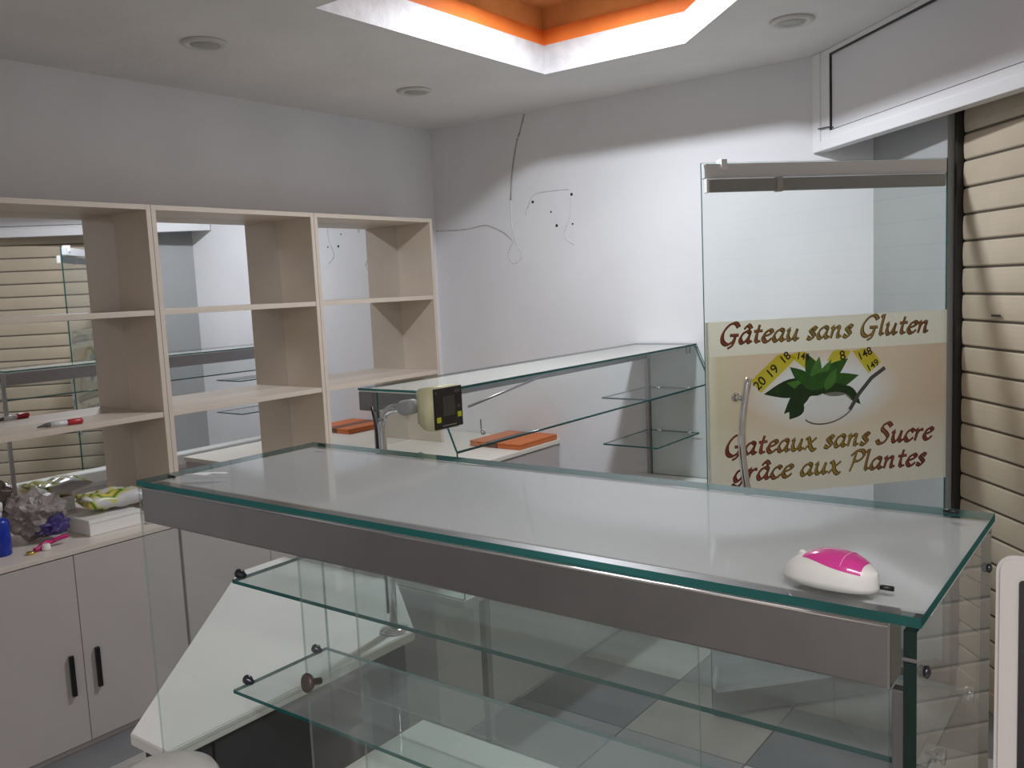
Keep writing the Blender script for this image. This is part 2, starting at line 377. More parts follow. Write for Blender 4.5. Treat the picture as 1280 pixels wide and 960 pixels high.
nt.links.new(mg.outputs[0], mx2.inputs[0]); nt.links.new(mx.outputs[0], mx2.inputs[1]); nt.links.new(mx2.outputs[0], b.inputs['Base Color'])
trn = nt.nodes.new('ShaderNodeBsdfTranslucent'); mxs = nt.nodes.new('ShaderNodeMixShader'); mxs.inputs[0].default_value = .78
nt.links.new(mx2.outputs[0], trn.inputs[0]); nt.links.new(b.outputs[0], mxs.inputs[1]); nt.links.new(trn.outputs[0], mxs.inputs[2])
nt.links.new(mxs.outputs[0], nt.nodes['Material Output'].inputs[0])
poster = box('poster', (.0, DW, -.0068, -.0052, PZ0, PZ1), pm, door, bevel=0)
poster.data.materials.append(glass('clear_vinyl_backing', (.97, .97, .97), 1.2))
for f_ in poster.data.polygons:
    if f_.normal.y > -.5: f_.material_index = 1
poster['label'] = 'cream and tan cake poster with leaves, spoon and measuring tape'
PC = poster.location.copy()
def flat(name, polys, m, y, parent=poster):
    """flat printed layer on the poster; polys in door coordinates (s, z)"""
    bm = bmesh.new()
    for poly in polys:
        vs_ = [bm.verts.new((s-PC.x, y-PC.y, z-PC.z)) for s, z in poly]
        try: bm.faces.new(vs_)
        except ValueError: pass
    for f in bm.faces:
        f.normal_update()
        if f.normal.y > 0: f.normal_flip()
    me = bpy.data.meshes.new(name); bm.to_mesh(me); bm.free()
    return link(name, me, m, parent)
GL = {
 'a': (.56, [[(.42,.46),(.28,.52),(.12,.42),(.06,.2),(.14,.02),(.28,.06),(.40,.3),(.44,.5)], [(.44,.5),(.40,.15),(.46,.02),(.56,.08)]]),
 't': (.40, [[(.2,.78),(.16,.3),(.2,.04),(.36,.06)], [(.03,.5),(.36,.52)]]),
 'e': (.46, [[(.08,.26),(.28,.32),(.40,.42),(.30,.52),(.14,.44),(.06,.22),(.16,.03),(.30,.02),(.42,.14)]]),
 'u': (.60, [[(.02,.43),(.10,.5),(.10,.2),(.18,.02),(.32,.1),(.44,.5)], [(.44,.5),(.42,.12),(.48,.02),(.58,.1)]]),
 's': (.43, [[(.36,.44),(.24,.52),(.12,.42),(.22,.28),(.32,.14),(.20,.01),(.04,.08)]]),
 'n': (.58, [[(.02,.43),(.1,.5),(.10,.2),(.08,0)], [(.1,.28),(.24,.48),(.36,.46),(.36,.2),(.40,.02),(.52,.08)]]),
 'l': (.30, [[(.02,.83),(.12,.9),(.12,.3),(.16,.03),(.28,.08)]]),
 'r': (.40, [[(.02,.43),(.1,.5),(.10,.2),(.08,0)], [(.1,.28),(.22,.46),(.36,.48)]]),
 'x': (.54, [[(.02,.46),(.14,.5),(.28,.1),(.44,-.06),(.54,.02)], [(.46,.5),(.24,.26),(.04,0)]]),
 'c': (.45, [[(.40,.42),(.28,.52),(.12,.42),(.06,.2),(.16,.02),(.30,.02),(.42,.14)]]),
 'G': (.80, [[(.68,.74),(.52,.92),(.26,.84),(.08,.5),(.12,.14),(.32,-.02),(.54,.08),(.62,.36)], [(.40,.38),(.74,.38)], [(.62,.36),(.58,-.05),(.40,-.2)]]),
 'S': (.62, [[(.54,.76),(.38,.92),(.18,.84),(.16,.64),(.34,.48),(.46,.28),(.36,.04),(.14,0),(.02,.16)]]),
 'P': (.60, [[(.18,.88),(.15,.4),(.08,0)], [(.0,.72),(.2,.92),(.46,.9),(.54,.68),(.40,.48),(.16,.44)]]),
 'g': (.54, [[(.42,.46),(.28,.52),(.12,.42),(.06,.2),(.14,.02),(.28,.06),(.40,.3),(.44,.5)], [(.44,.5),(.42,.1),(.32,-.2),(.14,-.24),(.02,-.14)]]),
 ' ': (.32, []),
}
GL['â'] = (.56, GL['a'][1] + [[(.14,.64),(.28,.80),(.42,.64)]])
def lettering(text, s0, s1, base, nib, y, m, name, cap, shear=.22):
    tot = sum(GL[c][0] for c in text); k = (s1-s0)/tot; kz = cap/.92
    polys = []; x = 0
    na = math.radians(38); nv = Vector((math.cos(na), math.sin(na), 0))
    for c in text:
        adv, strokes = GL[c]
        for st in strokes:
            P = catmull([(p[0], p[1], 0) for p in st], 5)
            Q = []
            for p in P: Q.append(Vector((s0 + k*(x + p.x + shear*p.y), base + kz*p.y, 0)))
            for a_, b_ in zip(Q, Q[1:]):
                d = (b_-a_)
                if d.length < 1e-6: continue
                d.normalize(); pn = Vector((-d.y, d.x, 0))
                w = max(.42, abs(pn.dot(nv)))*nib
                e_ = d*nib*.16
                polys.append([tuple((a_-e_+pn*w)[:2]), tuple((b_+e_+pn*w)[:2]), tuple((b_+e_-pn*w)[:2]), tuple((a_-e_-pn*w)[:2])])
        x += adv
    # avoid z-fighting between overlapping quads: they share one colour, so it does not show
    return flat(name, polys, m, y)
INK = mat('dark_brown_ink', rgb(70, 45, 30), .5)
im = bpy.data.materials.new('red_gold_ink'); im.use_nodes = True; nt = im.node_tree; b = nt.nodes['Principled BSDF']; b.inputs['Roughness'].default_value = .5
tc = nt.nodes.new('ShaderNodeTexCoord'); sx = nt.nodes.new('ShaderNodeSeparateXYZ'); nt.links.new(tc.outputs['Generated'], sx.inputs[0])
rr_ = ramp(sx.outputs['X'], [(0, rgb(168, 72, 58)), (.16, rgb(176, 92, 66)), (.32, rgb(190, 160, 70)), (.6, rgb(196, 168, 78)), (.72, rgb(180, 130, 70)), (.8, rgb(172, 88, 72)), (1, rgb(165, 80, 72))])
nt.links.new(rr_.outputs[0], b.inputs['Base Color'])
im2 = bpy.data.materials.new('gold_brown_ink'); im2.use_nodes = True; nt = im2.node_tree; b = nt.nodes['Principled BSDF']; b.inputs['Roughness'].default_value = .5
tc = nt.nodes.new('ShaderNodeTexCoord'); sx = nt.nodes.new('ShaderNodeSeparateXYZ'); nt.links.new(tc.outputs['Generated'], sx.inputs[0])
rr_ = ramp(sx.outputs['X'], [(0, rgb(176, 84, 62)), (.14, rgb(180, 110, 66)), (.3, rgb(196, 166, 80)), (.6, rgb(204, 180, 96)), (.8, rgb(178, 140, 76)), (1, rgb(165, 105, 66))])
nt.links.new(rr_.outputs[0], b.inputs['Base Color'])
for text, s0, s1, zb, cap, mm in (('Gâteau sans Gluten', .055, .955, 1.492, .078, im2), ('Gateaux sans Sucre', .066, .972, 1.054, .080, im), ('grâce aux Plantes', .100, .942, .950, .080, im)):
    a_ = lettering(text, s0, s1, zb, .0102, -.0072, INK, 'lettering_outline', cap)
    b_ = lettering(text, s0-.001, s1-.001, zb+.001, .0064, -.0076, mm, 'lettering', cap)
    a_['label'] = b_['label'] = 'calligraphic lettering reading ' + text
def ink_filter(name, col):
    m = bpy.data.materials.new(name); m.use_nodes = True; nt = m.node_tree; nt.nodes.clear()
    out = nt.nodes.new('ShaderNodeOutputMaterial'); tr_ = nt.nodes.new('ShaderNodeBsdfTransparent'); tr_.inputs[0].default_value = (*col, 1)
    nt.links.new(tr_.outputs[0], out.inputs[0]); return m
# measuring tape pieces
TAPE = ink_filter('yellow_tape_print', (.80, .76, .10))
tapes = []
def band(pts, w):
    out = []
    P = [Vector((p[0], p[1], 0)) for p in pts]
    L = []; R_ = []
    for i, p in enumerate(P):
        d = (P[min(i+1, len(P)-1)] - P[max(i-1, 0)]).normalized(); n_ = Vector((-d.y, d.x, 0))
        L.append((p+n_*w)[:2]); R_.append((p-n_*w)[:2])
    return [[tuple(L[i]), tuple(L[i+1]), tuple(R_[i+1]), tuple(R_[i])] for i in range(len(P)-1)]
ZT = 1.443
def clipz(polys): return [[(s, min(z, ZT)) for s, z in p] for p in polys]
tb = [band([(.205, 1.318), (.262, 1.365), (.318, 1.412), (.352, 1.446)], .033), band([(.362, 1.455), (.396, 1.425), (.445, 1.385)], .026),
      band([(.535, 1.385), (.560, 1.420), (.585, 1.455)], .033), band([(.645, 1.455), (.682, 1.405), (.715, 1.362)], .034)]
flat('tape', clipz(sum(tb, [])), TAPE, -.0071)
def digits(t, s, z, size, rot):
    cu = bpy.data.curves.new('digit', 'FONT'); cu.body = t; cu.size = size; cu.align_x = 'CENTER'; cu.align_y = 'CENTER'; cu.offset = .0008
    ob = bpy.data.objects.new('digit_tmp', cu); COL.objects.link(ob)
    dg = bpy.context.evaluated_depsgraph_get(); me = bpy.data.meshes.new_from_object(ob.evaluated_get(dg))
    bpy.data.objects.remove(ob); 
    R_ = Matrix.Rotation(math.pi/2, 4, 'X') @ Matrix.Rotation(rot, 4, 'Z')
    me.transform(R_); me.materials.clear()
    return link('tape_numeral', me, BLACK, poster, (s-PC.x, -.0075-PC.y, z-PC.z))
for t, s, z, sz, ro in (('20', .222, 1.330, .052, .75), ('19', .275, 1.374, .052, .72), ('18', .330, 1.424, .046, .7), ('146', .405, 1.425, .038, -.15),
                        ('8', .575, 1.418, .052, .2), ('148', .672, 1.420, .044, .42), ('149', .706, 1.372, .038, .5)):
    digits(t, s, z, sz, ro)
# leaves
LG = [mat('leaf_green_print', rgb(52, 112, 38), .5, var=.3, vscale=25), mat('dark_leaf_print', rgb(30, 70, 28), .5, var=.3, vscale=25), mat('light_leaf_print', rgb(84, 150, 62), .5, var=.25, vscale=25)]
def leaf(s, z, L, w, ang, m, y):
    pts = []
    n_ = 9
    for sgn in (1, -1):
        rng = range(n_+1) if sgn == 1 else range(n_-1, 0, -1)
        for k in rng:
            f = k/n_; pts.append((f*L, sgn*w*math.sin(math.pi*f**.8)*(1-.15*f)))
    c_, s_ = math.cos(ang), math.sin(ang)
    return flat('leaf', [[(s + p*c_ - q*s_, z + p*s_ + q*c_) for p, q in pts]], m, y)
for i, (s, z, L, w, a_, mi) in enumerate([(.44,1.315,.205,.040,math.radians(188),1), (.44,1.31,.16,.036,math.radians(222),1), (.40,1.25,.09,.034,math.radians(232),1),
        (.47,1.31,.14,.034,math.radians(112),0), (.44,1.31,.12,.028,math.radians(140),0), (.46,1.31,.17,.036,math.radians(35),0), (.47,1.30,.18,.036,math.radians(12),0),
        (.45,1.305,.12,.026,math.radians(78),2), (.46,1.30,.17,.030,math.radians(-10),1), (.58,1.30,.11,.022,math.radians(-48),1), (.43,1.30,.10,.020,math.radians(165),2),
        (.46,1.31,.12,.018,math.radians(55),2), (.42,1.275,.15,.036,math.radians(28),1), (.36,1.285,.14,.034,math.radians(8),1), (.41,1.30,.17,.034,math.radians(20),0), (.47,1.30,.12,.026,math.radians(150),0), (.50,1.285,.10,.022,math.radians(60),2)]):
    leaf(s, z, L, w, a_, LG[mi], -.00725 - i*.00002)
def ell(cx, cz, a_, b_, ang=0, n_=28):
    return [(cx + a_*math.cos(t)*math.cos(ang) - b_*math.sin(t)*math.sin(ang), cz + a_*math.cos(t)*math.sin(ang) + b_*math.sin(t)*math.cos(ang)) for t in [2*math.pi*k/n_ for k in range(n_)]]
flat('spoon_bowl', band([tuple(p) for p in ell(.512, 1.212, .110, .058, .20, 40)[22:38]], .003), mat('spoon_grey_print', rgb(110, 112, 110), .4), -.0076)
flat('sugar', [ell(.510, 1.216, .106, .058, .20)], mat('sugar_white_print', (.93, .93, .92), .6), -.0077)
sm = MATS['sugar_white_print']; nt = sm.node_tree; b = nt.nodes['Principled BSDF']
t1 = nt.nodes.new('ShaderNodeBsdfTransparent'); ms_ = nt.nodes.new('ShaderNodeMixShader'); ms_.inputs[0].default_value = .72
nt.links.new(b.outputs[0], ms_.inputs[1]); nt.links.new(t1.outputs[0], ms_.inputs[2]); nt.links.new(ms_.outputs[0], nt.nodes['Material Output'].inputs[0])
flat('spoon_handle', band([(.605, 1.20), (.645, 1.262), (.70, 1.322), (.76, 1.36)], .008), mat('spoon_dark_print', rgb(88, 88, 90), .4), -.0078)

# ================================================================== WALL MARKS (painted-over cable, screw holes)
CABLEM = mat('grey_dust_streak', (.42, .40, .39), .8, var=.25, vscale=30)
def wallpts(P, y=YB+.0015): return [tuple(v) for v in catmull([(x, y, z+.15) for x, z in P], 6)]
def cable(P, r, lab, m=CABLEM):
    o = tube('wall_cable', wallpts(P), r, m, None, seg=8); tag(o, lab, 'cable', 'painted cables on the back wall'); return o
cable([(-3.141, 2.62), (-3.175, 2.53), (-3.209, 2.455), (-3.249, 2.293), (-3.27, 2.127)], .0065, 'dark cable running down the back wall from the ceiling')
CAB2 = mat('pale_grey_cable', (.70, .70, .71), .8, var=.1, vscale=20)
cable([(-3.27, 2.127), (-3.272, 1.98), (-3.24, 1.86), (-3.204, 1.793), (-3.235, 1.75), (-3.28, 1.749), (-3.305, 1.81), (-3.24, 1.90)], .0045, 'pale painted cable loop on the back wall below the dark cable', CAB2)
cable([(-3.89, 1.985), (-3.65, 1.977), (-3.5, 1.99), (-3.44, 1.981), (-3.343, 1.939), (-3.272, 1.885)], .005, 'thin cable running along the back wall from the shelves', mat('mid_grey_cable', (.54, .54, .54), .8, var=.2, vscale=25))
cable([(-3.16, 2.03), (-3.115, 2.12), (-3.059, 2.15), (-2.904, 2.153), (-2.84, 2.15)], .0055, 'pale arched cable mark between two screw holes on the wall', CAB2)
cable([(-2.828, 2.10), (-2.84, 2.0), (-2.882, 1.905), (-2.87, 1.86), (-2.82, 1.83)], .004, 'pale curved cable mark hanging below the right screw hole', CAB2)
for (x, z, r), lab in zip([(-3.105, 2.10, .008), (-2.826, 2.118, .008), (-2.938, 1.947, .008), (-2.975, 2.03, .005), (-2.826, 1.948, .005)],
    ['dark screw hole in the wall at the left end of the arched mark', 'dark screw hole in the wall at the right end of the arched mark', 'dark screw hole low in the middle of the wall marks',
     'tiny screw hole in the wall inside the arched mark', 'faint tiny screw hole beside the hanging curved mark']):
    o = lathe('screw_hole', [(0, .002), (r, .002), (r*1.1, 0), (r*.7, -.002), (0, -.003)], mat('dark_hole', (.02, .02, .02), .8), loc=(x, YB-.001, z+.15), seg=12, rot=(math.pi/2, 0, 0))
    tag(o, lab, 'screw hole', 'screw holes in the back wall')

# ================================================================== SHELVES ON WALL A
ys = [1.274, 2.196, 3.118, 4.040]
labs = ['cream open shelving unit with mirror back at the left edge, holding a red pen', 'cream open shelving unit with mirror back, middle of the three',
        'cream open shelving unit with mirror back, nearest the wall corner']
CT = .812
for i in range(3):
    y0, y1 = ys[i]+.001, ys[i+1]-.001
    u = root('shelving_unit', labs[i], 'shelving unit', (-3.75, (y0+y1)/2, CT), group='mirror-backed shelving units')
    o = (-3.75, (y0+y1)/2, CT); xf, xb, t = -3.61, -3.895, .022
    box('side_panel', (xb, xf, y0, y0+t, CT, 2.18), CREAM, u, .0015, o)
    box('side_panel', (xb, xf, y1-t, y1, CT, 2.18), CREAM, u, .0015, o)
    box('top_panel', (xb, xf, y0+t, y1-t, 2.158, 2.18), CREAM, u, .0015, o)
    for z in (1.707, 1.250): box('shelf', (xb+.008, xf-.004, y0+t, y1-t, z-.012, z+.012), CREAM, u, .0015, o)
    mrr = box('mirror_back', (xb, xb+.006, y0+t, y1-t, CT, 2.158), MIRROR, u, 0, o); mrr['label'] = 'mirror back panel'

# base cabinets
cy = [1.15, 2.07, 2.99]
clab = ['off-white base cabinet with two black-handled doors at the left edge', 'off-white base cabinet behind the slanted white worktop']
for i in range(2):
    y0, y1 = cy[i]+.003, cy[i+1]-.003
    o = (-3.64, (y0+y1)/2, 0)
    c = root('base_cabinet', clab[i], 'cabinet', o, group='low cabinets under the shelves')
    box('body', (-3.885, -3.42, y0, y1, 0.0, .79), CAB, c, .001, o)
    box('cabinet_top', (-3.89, -3.400, y0, y1, .7905, .811), CABTOP, c, .002, o)
    ym = (y0+y1)/2
    for a0, a1, hy in ((y0+.004, ym-.0015, ym-.052), (ym+.0015, y1-.004, ym+.052)):
        d = box('door', (-3.4195, -3.402, a0, a1, .03, .786), CAB, c, .0015, o)
        hnd = box('handle', (-3.401, -3.385, hy-.009, hy+.009, .235, .40), BLACK, d, .005, (o[0]+d.location.x, o[1]+d.location.y, d.location.z))
o = (-3.43, 3.69, 0)
c = root('corner_cabinet', 'deep cream corner cabinet seen behind the rear glass case', 'cabinet', o)
box('body', (-3.885, -3.00, 2.995, 4.385, 0, .785), CAB, c, .001, o)
box('cabinet_top', (-3.89, -2.975, 2.994, 4.386, .7855, .811), mat('cream_worktop', (.76, .72, .64), .4), c, .003, o)
for a0, a1 in ((3.0, 3.688), (3.692, 4.38)):
    d = box('door', (-2.9995, -2.982, a0, a1, .04, .78), CAB, c, .0015, o)
    box('handle', (-2.981, -2.966, (3.69*2-.05-.05)/2 if a0 < 3.5 else 3.731, (3.69*2-.05-.05)/2+.018 if a0 < 3.5 else 3.749, .30, .46), BLACK, d, .005, (o[0]+d.location.x, o[1]+d.location.y, d.location.z))
# orange cartons on it
OR2 = mat('orange_card', (.62, .17, .045), .6, var=.1, vscale=12); BR2 = mat('brown_card', (.20, .085, .06), .6, var=.15, vscale=12)
for x0, x1, mm, lab in ((-3.36, -3.24, OR2, 'flat orange carton on the corner cabinet nearest the shelves'), (-3.235, -3.155, BR2, 'flat brown carton between the two orange cartons'), (-3.15, -2.985, OR2, 'flat orange carton at the front edge of the corner cabinet')):
    o = ((x0+x1)/2, 4.18, .8115)
    k = root('flat_carton', lab, 'carton', o, group='flat cartons on the corner cabinet')
    box('tray', (x0, x1, 3.99, 4.37, .812, .834), mm, k, .003, o)
    box('lid', (x0-.0, x1+.0, 3.988, 4.372, .8345, .845), mm, k, .003, o)

# ================================================================== REAR GLASS CASE
RX0, RXT, RXB, RY0, RY1, RZ = -2.432, -2.055, -1.972, 2.255, 4.380, 1.40
o = (-2.2, 3.3, 0)
rc = root('rear_display_case', 'long glass display case with slanted front pane standing against the back wall', 'display case', o)
pane('top_glass', (RX0, RXT, RY0, RY1, RZ-.009, RZ), rc, o, GLASS_TOP, edge_glass('glass_edge_deep_teal', (.010, .075, .070), .08))
box('top_panel', (RX0+.004, RXT-.012, RY0+.003, RY1-.004, RZ-.014, RZ-.0095), GREYTOP2, rc, .0008, o)
box('back_rail', (RX0, RX0+.075, RY0+.002, RY1, RZ-.085, RZ-.0145), STEELD, rc, .002, o)
box('corner_post', (RX0+.068, RX0+.088, RY0+.004, RY0+.024, .66, RZ-.0855), STEEL, rc, .002, o)
box('corner_post', (RX0+.068, RX0+.088, RY1-.024, RY1-.004, .66, RZ-.0855), STEEL, rc, .002, o)
# slanted front pane
def slab(name, q, n_, parent, off):
    """pane from 4 corners q (world) with thickness vector n_"""
    bm = bmesh.new(); a_ = [bm.verts.new(Vector(p)-Vector(off)) for p in q]; b_ = [bm.verts.new(Vector(p)+Vector(n_)-Vector(off)) for p in q]
    bm.faces.new(a_[::-1]); bm.faces.new(b_)
    for i in range(4):
        j = (i+1) % 4; f = bm.faces.new((a_[i], a_[j], b_[j], b_[i])); f.material_index = 1
    return link(name, tomesh(bm, name), [GLASS_DOOR, EDGE], parent)
slab('front_pane', [(RXT-.004, RY0+.02, RZ-.010), (RXT-.004, RY1-.008, RZ-.010), (RXB, RY1-.008, 1.187), (RXB, RY0+.02, 1.187)], (-.0085, 0, -.0033), rc, o)
tube('pane_edge', [(RXB-.004-o[0], RY0+.02-o[1], 1.186), (RXB-.004-o[0], RY1-.01-o[1], 1.186)], .0045, edge_glass('glass_edge_soft_teal', (.05, .18, .17), .3), rc, 8)
# end panes follow the kinked profile
def end_pane(name, y0, y1):
    prof_ = [(RX0+.09, .66), (RXB+.005, .66), (RXB+.005, 1.187), (RXT+.002, RZ-.010), (RX0+.09, RZ-.010)]
    bm = bmesh.new(); a_ = [bm.verts.new((x-o[0], y0-o[1], z)) for x, z in prof_]; b_ = [bm.verts.new((x-o[0], y1-o[1], z)) for x, z in prof_]
    bm.faces.new(a_); bm.faces.new(b_[::-1])
    for i in range(5):
        j = (i+1) % 5; f = bm.faces.new((a_[i], a_[j], b_[j], b_[i])); f.material_index = 1
    return link(name, tomesh(bm, name), [GLASS, EDGE], rc)
end_pane('end_pane', RY0+.006, RY0+.014); end_pane('end_pane', RY1-.007, RY1+.001)
for z in (1.155, .912): pane('shelf', (-2.36, -2.075 if z > 1 else -2.045, 3.88, 4.368, z-.004, z+.004), rc, o)
for z in (1.155, .912):
    for x in (-2.28, -2.10): lathe('shelf_clip', [(0, -.012), (.010, -.012), (.012, 0), (.010, .012), (0, .012)], CHROME, rc, (x-o[0], 4.361-o[1], z+.005), 14, rot=(math.pi/2, 0, 0))
box('deck', (RX0, RXB+.008, RY0, RY1, .63, .659), WHITE, rc, .003, o)
box('plinth', (RX0+.02, -2.20, RY0+.1, RY1, 0, .6295), WHITE, rc, .003, o)
for y in (2.40, 4.20): box('leg', (-2.02, -1.99, y, y+.03, 0, .6295), STEEL, rc, .003, o)
lathe('pane_fixing', [(0, 0), (.011, 0), (.011, .008), (.006, .012), (0, .012)], CHROME, rc, (-1.976-o[0], 2.42-o[1], 1.235), 16, rot=(0, math.radians(70), 0))
tube('pane_fixing_pin', [(-1.99-o[0], 2.43-o[1], 1.28), (-1.99-o[0], 2.43-o[1], 1.245)], .002, BLACK, rc, 6)
for x, z in ((-2.13, 1.163), ):
    kk = lathe('glass_clamp', [(0, -.016), (.012, -.016), (.017, -.008), (.010, 0), (.017, .008), (.012, .016), (0, .016)], CHROME, rc, (x-o[0], RY0-.006-o[1], z), 18, rot=(0, math.radians(75), 0))
tube('diagonal_bar', [(-2.035-o[0], 2.42-o[1], 1.325), (-2.062-o[0], 2.95-o[1], 1.383)], .005, STEELD, rc, 8)  # thin diagonal steel bar along the front pane
for y in (4.34, 4.30): box('top_clip', (RXT-.028, RXT-.018, y, y+.008, RZ-.05, RZ-.0145), STEELD, rc, .001, o)

# ================================================================== WORKTOP UNIT (white board with cut corner)
o = (-2.1, 1.4, 0)
wb = root('worktop_unit', 'low dark grey unit with a white worktop cut off at an angle', 'counter', o)
poly = [(-1.668, .940), (-1.812, .940), (-2.571, 1.769), (-2.571, 1.985), (-1.668, 1.655)]
poly = [(-1.668, .940), (-1.812, .940), (-2.571, 1.769), (-2.571, 1.98), (-1.668, 1.98)]
poly = [(-1.668, .940), (-1.812, .940), (-2.571, 1.769), (-2.571, 1.70), (-1.668, 1.70)]
poly = [(-1.668, .940), (-1.812, .940), (-2.571, 1.769), (-2.571, 1.97), (-2.0, 1.97), (-1.668, 1.70)]
prism('worktop', poly, .782, .81, WHITE, wb, o, .003)
body = [(-1.69, .965), (-1.80, .965), (-2.54, 1.78), (-2.54, 1.94), (-2.01, 1.94), (-1.69, 1.68)]
prism('body', body, .06, .7815, DKGREY, wb, o, .001)
prism('plinth', [(-1.73, 1.02), (-1.82, 1.02), (-2.48, 1.80), (-2.48, 1.90), (-2.03, 1.90), (-1.73, 1.64)], 0, .0595, BLACK, wb, o, 0)
box('body_groove', (-1.6905, -1.6885, 1.06, 1.066, .07, .77), BLACK, wb, 0, o)

# ================================================================== FRONT GLASS CASE
FX0, FX1, FY0, FY1, FZ = -1.648, -.194, .918, 1.374, 1.40
o = (-.92, 1.146, 0)
fc = root('front_display_case', 'glass display case in the foreground with grey top and teal glass edges', 'display case', o)
pane('top_glass', (FX0, FX1, FY0, FY1, FZ-.011, FZ), fc, o, GLASS_TOP)
box('top_panel', (FX0+.001, FX1-.001, FY0+.055, FY1-.004, FZ-.016, FZ-.0115), GREYTOP, fc, .0008, o)
box('front_rail', (FX0+.009, FX1-.030, FY0+.004, FY0+.052, 1.315, FZ-.0115), STEEL, fc, .003, o)
box('back_rail', (FX0+.009, FX1-.030, FY1-.052, FY1-.004, 1.315, FZ-.0165), STEEL, fc, .003, o)
tube('rail_glint_bead', [(FX0+.02-o[0], FY0+.0035-o[1], FZ-.0148), (FX1-.032-o[0], FY0+.0035-o[1], FZ-.0148)], .003, mat('polished_bead', (.8, .8, .82), .13, 1), fc, 12)  # bead added to catch the lamp as a bright streak along the rail
pane('end_pane', (FX0, FX0+.008, FY0+.002, FY1-.002, .8115, FZ-.0165), fc, o, GLASS_DOOR, EDGE_PALE)
pane('end_pane', (FX1-.017, FX1-.004, FY0+.002, FY1-.002, .795, FZ-.0165), fc, o, GLASS_DUSTY, EDGE_DARK)
box('corner_post', (FX1-.030, FX1-.0165, FY0+.010, FY0+.024, .795, 1.3145), STEELD, fc, .001, o)
pane('back_pane', (FX0+.01, FX1-.018, FY1-.012, FY1-.006, .795, 1.3145), fc, o, GLASS_DOOR, EDGE_PALE)
pane('sliding_door', (-1.20, -.452, FY0+.028, FY0+.033, .80, 1.314), fc, o, GLASS_DOOR, EDGE_PALE)
d = pane('sliding_door', (-1.045, FX1-.034, FY0+.014, FY0+.019, .80, 1.314), fc, o, GLASS_DOOR, EDGE_PALE)
kn = lathe('door_knob', [(0, 0), (.006, 0), (.006, .014), (.014, .020), (.017, .026), (.015, .030), (0, .031)], mat('brown_grey_knob', (.12, .095, .085), .4, .4), fc, (-1.158-o[0], FY0+.026-o[1], 1.09), 20, rot=(math.radians(80), 0, math.radians(-12)))
pane('shelf', (FX0+.012, FX1-.034, 1.110, 1.358, 1.131, 1.139), fc, o, GLASS_DUSTY)
pane('shelf', (FX0+.012, -.30, 1.090, 1.358, .886, .894), fc, o, GLASS_DUSTY)
CLIPM = mat('dark_chrome_clip', (.10, .10, .12), .25, .9)
for z, yy in ((1.139, (1.130, 1.325)), (.894, (1.128, 1.325))):
    for y in yy:
        for x, s in ((FX0+.008, 1), (FX1-.016, -1)):
            if s < 0 and z < 1: continue
            tube('shelf_clip', [(x-o[0], y-o[1], z+.008), (x+s*.010-o[0], y-o[1], z+.008), (x+s*.011-o[0], y-o[1], z+.008), (x+s*.022-o[0], y-o[1], z+.006)], [.0105, .0105, .0075, .006], CLIPM if s > 0 else CHROME, fc, 14)
for x, y in ((-1.60, .967), (-1.589, 1.348), (-.246, 1.350), (-.246, .986)):
    tube('top_screw', [(x-.010-o[0], y-o[1], FZ+.0022), (x+.010-o[0], y-o[1], FZ+.0022)], .003, BLACK, fc, 8)
for z in (1.33, ): 
    for y in (FY0+.035, FY1-.035): lathe('end_screw', [(0, 0), (.006, 0), (.007, .004), (.004, .006), (0, .007)], CLIPM, fc, (FX1-.004-o[0], y-o[1], z), 12, rot=(0, math.pi/2, 0))
box('post_joint', (FX1-.018, FX1-.004, FY0-.0005, FY0+.006, 1.352, 1.356), STEEL, fc, .0005, o)
# base below the case
o = (-.76, 1.14, 0)
bc = root('case_base', 'white base cabinet carrying the foreground glass case', 'cabinet', o)
box('base_top', (-1.327, -.19, .925, 1.362, .768, .79), WHITE, bc, .003, o)
box('body', (-1.31, -.205, .945, 1.35, .05, .7675), WHITE, bc, .002, o)
box('kickboard', (-1.29, -.225, .97, 1.33, 0, .0495), DKGREY, bc, .001, o)

# paper scrap
bm = bmesh.new()
pts = [(-.045, -.012), (-.02, -.018), (.012, -.016), (.020, -.004), (.046, .010), (.038, .014), (.005, .010), (-.012, .004)]
lo_ = [bm.verts.new((x, y, .0008+.004*abs(math.sin(60*x+20*y)))) for x, y in pts]; hi_ = [bm.verts.new((v.co.x, v.co.y, v.co.z+.0006)) for v in lo_]
bm.faces.new(lo_[::-1]); bm.faces.new(hi_)
for i in range(len(lo_)): j = (i+1) % len(lo_); bm.faces.new((lo_[i], lo_[j], hi_[j], hi_[i]))
tag(link('paper_scrap', tomesh(bm, 'paper_scrap'), mat('white_paper', (.9, .9, .9), .7), None, (-1.555, 1.015, FZ+.0005), math.radians(18)), 'small torn white paper scrap on the grey glass counter top', 'paper')

# ================================================================== MOUSE
mr = root('computer_mouse', 'white and pink computer mouse on the foreground glass counter', 'mouse', (-.303, .981, FZ+.0005), math.radians(-12))
def mouse_pt(u, v):
    """u along length -1..1, v across angle 0..pi"""
    L, Wd, Hh = .056, .031, .036
    x = u*L
    e_ = max(0, 1-abs(u)**2.6)**.5
    w = Wd*(e_*.93+.07*(1-abs(u)))*(1-.10*u)
    h = Hh*(max(0, 1-abs((u-.12)/1.12 if u > .12 else (u-.12)/1.12)**2.2)**.62)
    h = max(h, .004 if abs(u) < 1 else .0)
    cv = math.cos(v); sv = math.sin(v)
    y = w*(abs(cv)**.75)*(1 if cv >= 0 else -1); z = h*(abs(sv)**.8)
    return Vector((x, y, z))
bm = bmesh.new(); NU, NV = 28, 20; rows = []
for i in range(NU+1):
    u = -1 + 2*i/NU; u = math.sin(u*math.pi/2)
    rows.append([bm.verts.new(mouse_pt(u, math.pi*j/NV)) for j in range(NV+1)])
